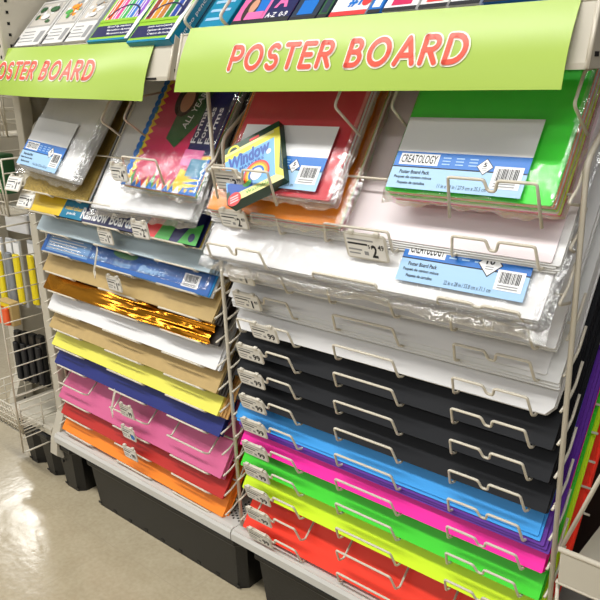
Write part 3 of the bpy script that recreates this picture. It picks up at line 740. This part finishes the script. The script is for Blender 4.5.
for i, (l, a0, a1) in enumerate([('pale carton behind the leftmost white craft kits, reaching up the shelf', -1.93, -1.80), ('second pale carton on the upper shelf slope, grey barred front', -1.79, -1.68), ('third pale carton on the upper shelf slope, tan spotted front', -1.67, -1.57)]):
    shelf_item('carton', l, 'carton', a0, a1, .15, .05, KW, craft_art([P_sand] if i == 2 else [KG], i + 5), v=.165)
# right shelf
def tealbox(a, w, d):
    a.rect(-w / 2, 0, w / 2, d, TEAL, 0)
    for i in range(9): a.rect(-w * .40 , .02 + .022 * i, w * (.30 if i % 3 else .1), .027 + .022 * i, LBLUE, .0004)
def alpha_art(a, w, d):
    a.rect(-w / 2, 0, w / 2, d, P_prp, 0); a.rect(w * .05, 0, w / 2, d, P_nav, .0003); a.rect(-w / 2, 0, w / 2, .012, INK, .0005)
    a.text('A', w * .14, .035, w * .22, .035, P_prp, .0006, bold=.04); a.text('A-Z  0-9', w * .08, .012, w * .36, .012, LWHITE, .0008, bold=.02)
    a.rect(-w * .2, .03, 0, .07, BLUE, .0004); a.ellipse(-w * .28, .04, w * .12, .034, P_hair, .0005, 16); a.ellipse(-w * .25, .045, w * .07, .018, P_skin, .0008, 14); a.rect(-w * .3, .012, 0, .03, P_prp, .0009)
def award_art(a, w, d):
    a.rect(-w / 2, 0, w / 2, d, LWHITE, 0); a.text('#1', -w * .1, .018, w * .38, .028, BLUE, .0005, bold=.04, shear=.2); a.ellipse(w * .38, .03, .009, .012, P_redp, .0005, 14)
    a.rect(-w / 2, 0, w / 2, .010, P_redp, .0004); a.ellipse(-w * .2, .1, .03, .03, P_yel, .0005, 16)
def strip_art(c1, c2):
    def f(a, w, d): a.rect(-w / 2, 0, w / 2, d, c1, 0); a.rect(-w * .3, .012, w * .3, .045, c2, .0004); a.rect(-w / 2, 0, w / 2, .008, INK, .0004); a.rect(-w * .3, .06, w * .3, .066, LWHITE, .0004)
    return f
DKB = mat('card_dark_slate', (38, 52, 70), .4)
items = [('pencil_set', 'teal box with white lines of text at the left end of the right shelf', 'pencil set', -1.165, -1.085, tealbox, TEAL),
         ('letter_pack', 'pink and navy alphabet letter pack with a long-haired child picture', 'letter pack', -1.072, -.925, alpha_art, P_nav),
         ('craft_pack', 'narrow dark slate craft pack with a cyan patch', 'craft pack', -.920, -.860, strip_art(DKB, BLUE), DKB),
         ('craft_pack', 'narrow dark green craft pack left of the number one card', 'craft pack', -.856, -.845 + .01, strip_art(P_dgreen, DKB), DKB),
         ('award_pack', 'white award card pack printed with a blue number one', 'award pack', -.828, -.752, award_art, LWHITE),
         ('craft_pack', 'blue craft pack with a white stripe right of the number one card', 'craft pack', -.748, -.735 + .012, strip_art(BLUE, LWHITE), BLUE),
         ('craft_pack', 'white craft pack with a magenta panel', 'craft pack', -.718, -.655, strip_art(LWHITE, P_mag), LWHITE),
         ('craft_pack', 'pale craft pack with a red panel', 'craft pack', -.650, -.600, strip_art(KW, P_redp), KW),
         ('craft_pack', 'plain white craft pack with a pale panel, near the right end', 'craft pack', -.596, -.545, strip_art(LWHITE, KW), LWHITE),
         ('craft_pack', 'blue craft pack with a navy panel, near the right end', 'craft pack', -.540, -.46, strip_art(BLUE, P_nav), BLUE)]
for nm, l, c, a0, a1, art, body in items:
    shelf_item(nm, l, c, a0, a1, .16, .03, body, art)
shelf_item('craft_pack', 'white and cyan craft pack at the far right end of the shelf', 'craft pack', -.44, -.36, .16, .03, LWHITE, strip_art(LWHITE, BLUE), v=.01)
b = MB()
for x in (-1.100, -1.003):
    b.tube(rounded([(x, 1.0, 1.28), (x, .94, 1.325), (x, 1.12, 1.51)], .01), .003, CREAM)
tag(b.build('wire_divider'), 'pair of cream wire dividers beside the teal box on the right shelf', 'shelf divider')

# ------------------------------------------------------------------ gondola: back panels, decks, uprights
def struct(name, b): o = b.build(name); o['kind'] = 'structure'; return o
def pegmat():
    m = mat('pegboard_beige', (150, 143, 128), .6); nt = m.node_tree; bs = nt.nodes['Principled BSDF']
    tc = nt.nodes['Texture Coordinate'] if 'Texture Coordinate' in nt.nodes else nt.nodes.new('ShaderNodeTexCoord')
    mp = nt.nodes.new('ShaderNodeVectorMath'); mp.operation = 'SCALE'; mp.inputs['Scale'].default_value = 39.4
    fr = nt.nodes.new('ShaderNodeVectorMath'); fr.operation = 'FRACTION'; sb = nt.nodes.new('ShaderNodeVectorMath'); sb.operation = 'SUBTRACT'; sb.inputs[1].default_value = (.5, .5, .5)
    mu = nt.nodes.new('ShaderNodeVectorMath'); mu.operation = 'MULTIPLY'; mu.inputs[1].default_value = (1, 0, 1)
    ln = nt.nodes.new('ShaderNodeVectorMath'); ln.operation = 'LENGTH'; gt = nt.nodes.new('ShaderNodeMath'); gt.operation = 'GREATER_THAN'; gt.inputs[1].default_value = .14
    mx = nt.nodes.new('ShaderNodeMix'); mx.data_type = 'RGBA'; mx.inputs[6].default_value = (.01, .01, .01, 1); mx.inputs[7].default_value = tuple(lin(v) for v in (150, 143, 128)) + (1,)
    L = nt.links.new; L(tc.outputs['Object'], mp.inputs[0]); L(mp.outputs[0], fr.inputs[0]); L(fr.outputs[0], sb.inputs[0]); L(sb.outputs[0], mu.inputs[0]); L(mu.outputs[0], ln.inputs[0]); L(ln.outputs['Value'], gt.inputs[0]); L(gt.outputs[0], mx.inputs[0]); L(mx.outputs[2], bs.inputs['Base Color'])
    return m
PEG = pegmat()
b = MB(); b.box((-1.64, 1.39, 1.05), (2.23, .03, 1.9), PEG); struct('wall_back', b)
b = MB(); b.box((.06, 1.39, .95), (1.16, .03, 1.9), mat('dark_brown_panel', (46, 30, 24), .6)); struct('wall_right', b)
def base_deck(x0, x1, yf, label, holes=True):
    DECK = globals()['DECK'] if holes else BEIGE
    r = empty('base_deck', ((x0 + x1) / 2, 1.2, .167)); tag(r, label, 'base deck')
    b = WB(); b.box(((x0 + x1) / 2, (yf + 1.37) / 2, .191), (x1 - x0, 1.37 - yf, .012), DECK)
    if holes:
        for i in range(int((x1 - x0) / .0095)):
            x = x0 + .008 + .0095 * i
            if (x - x0 < .075) or (x1 - x < .05):
                for j in range(8): b.box((x, yf + .035 + .012 * j + (.006 if i % 2 else 0), .1972), (.0052, .0052, .0006), HOLE)
    b.build('deck_plate', r)
    b = WB()
    prof = [(yf + .012, .199), (yf, .196), (yf - .005, .189), (yf - .005, .171), (yf, .167), (yf + .006, .170), (yf + .006, .192)]
    n = len(prof); vs = [(x0 + .0008, p[0], p[1]) for p in prof] + [(x1 - .0008, p[0], p[1]) for p in prof]
    b.add(vs, [(i, i + n, (i + 1) % n + n, (i + 1) % n) for i in range(n)] + [tuple(range(n)), tuple(range(2 * n - 1, n - 1, -1))], DECK)
    b.build('front_lip', r)
    b = WB(); b.box(((x0 + x1) / 2, 1.362, .0925), (x1 - x0 - .004, .008, .185), HOLE); b.build('kick_plate', r)
    return r
base_deck(-1.89, -1.112, .985, 'pale steel base deck under the left rack')
base_deck(-1.110, -.34, .985, 'pale steel base deck under the right rack')
base_deck(-2.20, -1.93, 1.0, 'pale steel base deck under the wire basket bay at far left', False)
base_deck(-.335, .30, .985, 'pale steel base deck right of the right rack', False)
# upright
def upright(x0, x1, y0, y1, label):
    r = empty('upright', ((x0 + x1) / 2, 1.2, 0)); tag(r, label, 'upright')
    b = WB(); b.rbox((x0, y0, .10), (x1, y0 + .035, 1.30), .003, BEIGE); b.build('front_post', r)
    b = WB(); b.box(((x0 + x1) / 2, (y0 + y1) / 2, .72), (.006, y1 - y0 - .04, 1.2), BEIGE); b.build('side_panel', r)
    b = WB(); prof = [(y0 + .002, .26), (y0 - .035, .17), (y0 - .042, .125), (y0 - .025, .11), (y0 + .03, .12), (y0 + .03, .26)]
    n = 6; vs = [(x0 + .004, p[0], p[1]) for p in prof] + [(x1 + .006, p[0], p[1]) for p in prof]
    b.add(vs, [(i, i + n, (i + 1) % n + n, (i + 1) % n) for i in range(n)] + [tuple(range(n)), tuple(range(2 * n - 1, n - 1, -1))], BEIGE)
    for q in range(3): b.box((x1 + .0062, y0 - .022 + .010 * q, .10 + .03 * q), (.001, .006, .010), HOLE)
    b.build('foot_bracket', r)
    b = WB(); b.box(((x0 + x1) / 2, 1.345, .065), (.03, .02, .13), BEIGE); b.build('rear_leg', r)
    return r
upright(-1.925, -1.890, 1.020, 1.37, 'beige slotted upright with side panel at the left end of the left rack')
upright(-2.33, -2.29, 1.10, 1.37, 'beige slotted upright at the far left end of the basket bay')

b = MB(); b.rbox((-1.808, .940, 1.24), (-1.786, 1.36, 1.70), .004, BEIGE)
for i in range(16): b.box((-1.7857, .965, 1.26 + .026 * i), (.001, .007, .007), HOLE); b.box((-1.797, .9397, 1.26 + .026 * i), (.007, .001, .007), HOLE)
tag(b.build('shelf_divider'), 'beige perforated divider left of the white craft kits on the top shelf', 'shelf divider')
# bins
def bin_(x0, x1, y0, y1, z1, label, ribs=0):
    r = empty('storage_bin', ((x0 + x1) / 2, (y0 + y1) / 2, 0)); tag(r, label, 'storage bin')
    b = WB(); t = .012
    def ring(k, z, q=.02):
        X0, X1, Y0, Y1 = x0 + k, x1 - k, y0 + k, y1 - k
        return [(X0 + q, Y0, z), (X1 - q, Y0, z), (X1, Y0 + q, z), (X1, Y1 - q, z), (X1 - q, Y1, z), (X0 + q, Y1, z), (X0, Y1 - q, z), (X0, Y0 + q, z)]
    b.loft([ring(t * 1.2, .004), ring(t, .0), ring(t, .006), ring(0, z1), ring(.006, z1), ring(t + .006, .012)], BLACKP)
    ribn = max(2, int((x1 - x0) / .07))
    for i in range(ribn): b.box((x0 + .03 + (x1 - x0 - .06) * i / (ribn - 1), y0 + t - .001, .010), (.014, .002, .006), BLACKP)
    b.build('tub', r)
    b = WB(); b.loft([ring(-.006, z1 - .018, .024), ring(-.008, z1 - .014, .024), ring(-.008, z1 - .004, .024), ring(-.004, z1, .024), ring(.004, z1, .02)], BLACKP, caps=False); b.build('rim', r)
bin_(-1.755, -1.100, 1.0, 1.34, .158, 'long black plastic bin under the left rack')
bin_(-1.062, -.42, 1.0, 1.34, .158, 'long black plastic bin under the right rack')
bin_(-1.935, -1.815, .998, 1.33, .158, 'narrow black bin beneath the foot of the left upright')
bin_(-2.055, -1.955, 1.005, 1.33, .158, 'narrow black bin under the basket bay, nearest the upright')
bin_(-2.175, -2.075, 1.01, 1.33, .158, 'narrow black bin under the basket bay, farthest left')

# ------------------------------------------------------------------ left basket bay
def wire_grid(b, p0, u, v, nu, nv, r=.0018, m=CREAM):
    p0, u, v = Vector(p0), Vector(u), Vector(v)
    for i in range(nu + 1): b.tube([p0 + u * (i / nu), p0 + u * (i / nu) + v], r * (1.5 if i in (0, nu) else 1), m, 6)
    for j in range(nv + 1): b.tube([p0 + v * (j / nv), p0 + v * (j / nv) + u], r * (1.5 if j in (0, nv) else 1), m, 6)
r = empty('wire_side_grid', (-1.965, 1.0, .12)); tag(r, 'cream wire side grid with level rungs left of the left upright', 'wire grid')
b = WB(); wire_grid(b, (-1.968, .915, .135), (0, .13, 0), (0, 0, .70), 1, 15); b.build('ladder_panel', r)
b = WB(); wire_grid(b, (-1.972, 1.05, .18), (0, .30, 0), (0, 0, .98), 8, 24, .0015); b.build('mesh_panel', r)
def basket(z0, h, label, yf=.95):
    r = empty('wire_basket', (-2.13, 1.15, z0)); tag(r, label, 'wire basket')
    x0, x1 = -2.21, -1.98
    b = WB(); wire_grid(b, (x0, yf, z0), (x1 - x0, 0, 0), (0, -.02, h), 12, 4); b.build('front_grid', r)
    b = WB(); wire_grid(b, (x0, yf, z0), (x1 - x0, 0, 0), (0, 1.35 - yf, 0), 12, 6); b.build('bottom_grid', r)
    for X, nm in ((x0, 'side_grid'), (x1, 'side_grid')):
        b = WB(); wire_grid(b, (X, yf, z0), (0, 1.35 - yf, 0), (0, 0, h), 6, 4); b.build(nm, r)
basket(.19, .10, 'wire basket nearest the floor in the far left bay', .93)
basket(.86, .16, 'wire basket high in the far left bay, level with the glitter board', .99)
basket(1.08, .14, 'topmost wire basket in the far left bay, under the banner', 1.02)
# hanging packets
def hang(name, label, cat, x, y, z, w, h, t, m1, m2, group=None, strip=None):
    r = empty(name, (x, y, z)); tag(r, label, cat, group)
    b = MB(); b.rbox((-w / 2, -t / 2, -h), (w / 2, t / 2, 0), min(w, t) * .2, m1); b.build('card', r)
    b = MB(); b.rbox((-w * .38, -t / 2 - .012, -h * .94), (w * .42, -t / 2, -h * .20), .006, m2); b.build('contents', r)
    b = MB(); b.rbox((-w * .45, -t / 2 - .0012, -h * .24), (w * .45, -t / 2, -h * .04), .001, strip or LWHITE); b.build('header', r)
YT = mat('tool_yellow', (236, 214, 30), .4); GT = mat('grey_tool', (130, 134, 140), .4); CLR = mat('packet_grey', (186, 188, 190), .3)
for i, (x, y, l) in enumerate([(-1.992, 1.05, 'hanging packet with a yellow handled tool nearest the side grid'), (-2.040, 1.03, 'hanging packet with a yellow handled tool, second from the side grid'), (-2.085, 1.03, 'hanging packet with a yellow tool, third from the side grid'), (-2.130, 1.02, 'hanging packet with a yellow tool, farthest from the side grid')]):
    hang('tool_packet', l, 'tool packet', x, y, .775, .036, .21, .008, CLR, YT if i != 2 else GT, 'yellow tool packets in the far left bay')
for i in range(4):
    hang('black_packet', ('front', 'second', 'third', 'rearmost')[i] + ' hanging black packet in the far left bay above the floor basket', 'black packet', -1.990 - .034 * i, 1.035 - .006 * i, .480, .030, .17, .016, BLACKP, INK, 'black packets in the far left bay', P_dark)
hang('orange_pouch', 'kraft pouch with orange and yellow patches above the black packets', 'pouch', -2.072, .99, .590, .08, .075, .03, P_kraft, C('orange', (238, 92, 40)), strip=YT)
hang('green_ball_pack', 'dark green packet in the wire basket at the left photo edge', 'packet', -2.16, 1.08, 1.02, .08, .12, .05, P_dgreen, P_lgreen)
hang('dark_packet', 'dark maroon packet behind the high wire basket', 'packet', -2.06, 1.20, .93, .10, .14, .03, mat('maroon', (84, 40, 36), .5), P_dark)
hang('pale_packet', 'pale crumpled packet lying across the far left bay', 'packet', -2.10, 1.10, .86, .16, .08, .05, CLR, LWHITE)
b = MB(); b.rbox((-.15, -.1, 0), (.15, .1, .30), .01, mat('denim_blue', (60, 100, 150), .6)); b.box((0, -.101, .2), (.18, .002, .08), LBLUE)
tag(b.build('blue_carton', loc=(-4.4, 2.0, 0)), 'blue carton standing on the floor beyond the bay, at the left photo edge', 'carton')

# ------------------------------------------------------------------ bay at the far right
r = empty('metal_tray', (-.02, 1.0, .43)); tag(r, 'beige metal tray front with a wire brace at the lower right', 'metal tray')
b = WB(); b.rbox((-.343, .992, .432), (.30, 1.0, .490), .002, BEIGE); b.box((-.02, 1.16, .436), (.64, .33, .006), BEIGE); b.build('tray_body', r)
b = WB(); b.tube([(-.346, .994, .492), (.30, .994, .492)], .0045, CREAM); b.tube([(-.346, .994, .430), (.30, .994, .430)], .003, CREAM); b.build('rim', r)
b = WB(); b.tube([(-.343, 1.0, .495), (-.30, .995, .625), (-.255, .99, .76)], .0034, CREAM); b.tube([(-.345, 1.0, .43), (-.34, 1.0, .18)], .003, CREAM); b.build('wire_brace', r)

# ------------------------------------------------------------------ floor and room
def floormat():
    m = bpy.data.materials.new('vinyl_tile_floor'); m.use_nodes = True; nt = m.node_tree; bs = nt.nodes['Principled BSDF']; L = nt.links.new
    tc = nt.nodes.new('ShaderNodeTexCoord')
    n1 = nt.nodes.new('ShaderNodeTexNoise'); n1.inputs['Scale'].default_value = 14; n1.inputs['Detail'].default_value = 6
    n2 = nt.nodes.new('ShaderNodeTexNoise'); n2.inputs['Scale'].default_value = 90; n2.inputs['Detail'].default_value = 2
    L(tc.outputs['Object'], n1.inputs['Vector']); L(tc.outputs['Object'], n2.inputs['Vector'])
    cr = nt.nodes.new('ShaderNodeValToRGB'); cr.color_ramp.elements[0].position = .3; cr.color_ramp.elements[1].position = .72
    cr.color_ramp.elements[0].color = tuple(lin(v) for v in (172, 158, 130)) + (1,); cr.color_ramp.elements[1].color = tuple(lin(v) for v in (192, 180, 152)) + (1,)
    ad = nt.nodes.new('ShaderNodeMath'); ad.operation = 'MULTIPLY_ADD'; ad.inputs[1].default_value = .45
    s2 = nt.nodes.new('ShaderNodeMath'); s2.operation = 'MULTIPLY'; s2.inputs[1].default_value = .55
    L(n2.outputs['Fac'], s2.inputs[0]); L(n1.outputs['Fac'], ad.inputs[0]); L(s2.outputs[0], ad.inputs[2]); L(ad.outputs[0], cr.inputs[0])
    br = nt.nodes.new('ShaderNodeTexBrick'); br.offset = 0; br.inputs['Scale'].default_value = 1; br.inputs['Brick Width'].default_value = .305; br.inputs['Row Height'].default_value = .305; br.inputs['Mortar Size'].default_value = .0012
    L(tc.outputs['Object'], br.inputs['Vector'])
    mx = nt.nodes.new('ShaderNodeMix'); mx.data_type = 'RGBA'; mx.inputs[7].default_value = tuple(lin(v) for v in (176, 163, 137)) + (1,)
    L(cr.outputs[0], mx.inputs[6]); L(br.outputs['Fac'], mx.inputs[0]); L(mx.outputs[2], bs.inputs['Base Color'])
    bs.inputs['Roughness'].default_value = .16; bs.inputs['Specular IOR Level'].default_value = .5
    n3 = nt.nodes.new('ShaderNodeTexNoise'); n3.inputs['Scale'].default_value = 30; n3.inputs['Detail'].default_value = 3; L(tc.outputs['Object'], n3.inputs['Vector'])
    bp = nt.nodes.new('ShaderNodeBump'); bp.inputs['Strength'].default_value = .12; bp.inputs['Distance'].default_value = .004; L(n3.outputs['Fac'], bp.inputs['Height']); L(bp.outputs['Normal'], bs.inputs['Normal'])
    return m
b = MB(); b.box((-3, 0, -.01), (16, 12, .02), floormat()); struct('floor', b)

# ------------------------------------------------------------------ light: ceiling fluorescents, plus added front fill and reflection lamps
def area(name, loc, size, power, tgt=None, col=(1, .985, .95)):
    l = bpy.data.lights.new(name, 'AREA'); l.shape = 'RECTANGLE'; l.size, l.size_y = size; l.energy = power; l.color = col
    o = bpy.data.objects.new(name, l); COL.objects.link(o); o.location = loc
    if tgt: o.rotation_euler = (Vector(tgt) - Vector(loc)).to_track_quat('-Z', 'Y').to_euler()
    return o
area('ceiling_and_fill_light', (-1.4, -.25, 3.1), (3.8, .30), 98)
area('ceiling_and_fill_light', (1.3, -.25, 3.1), (1.2, .30), 20)
area('ceiling_and_fill_light', (-6.3, 2.95, 3.1), (.8, .45), 50)
area('ceiling_and_fill_light', (-1.0, -2.6, 3.1), (3.6, .3), 46)  # added front fill, lifts the white boards
area('ceiling_and_fill_light', (-4.6, -.6, 3.1), (1.6, .3), 34)
area('ceiling_and_fill_light', (-4.8, -3.0, 3.1), (2.4, .3), 34)  # added far lamp, gives the foil something bright to reflect
area('ceiling_and_fill_light', (-8.5, -3.5, 3.1), (2.4, .4), 60)  # added far off for highlights on foil and bags
area('ceiling_and_fill_light', (-3, -6.5, 3.1), (4, .4), 60)  # another far lamp added for foil and bag reflections
W = bpy.data.worlds.new('store_air'); SC.world = W; W.use_nodes = True
W.node_tree.nodes['Background'].inputs['Color'].default_value = (.93, .95, 1, 1); W.node_tree.nodes['Background'].inputs['Strength'].default_value = .20

# ------------------------------------------------------------------ camera
R = ((0.75432792, -0.1754251, 0.63262581), (0.65585574, 0.24397833, -0.71437233), (-0.02902816, 0.95378226, 0.29909323))
cd = bpy.data.cameras.new('camera'); co = bpy.data.objects.new('camera', cd); COL.objects.link(co)
cd.sensor_width = 36; cd.sensor_fit = 'HORIZONTAL'; cd.lens = 721.25 * 36 / 600; cd.clip_start = .02
co.matrix_world = Matrix.Translation((0, 0, 1.225)) @ Matrix(R).to_4x4()
SC.camera = co
SC.view_settings.view_transform = 'Standard'; SC.view_settings.look = 'None'; SC.view_settings.gamma = 1; SC.view_settings.use_curve_mapping = False
SC.view_settings.exposure = -0.08
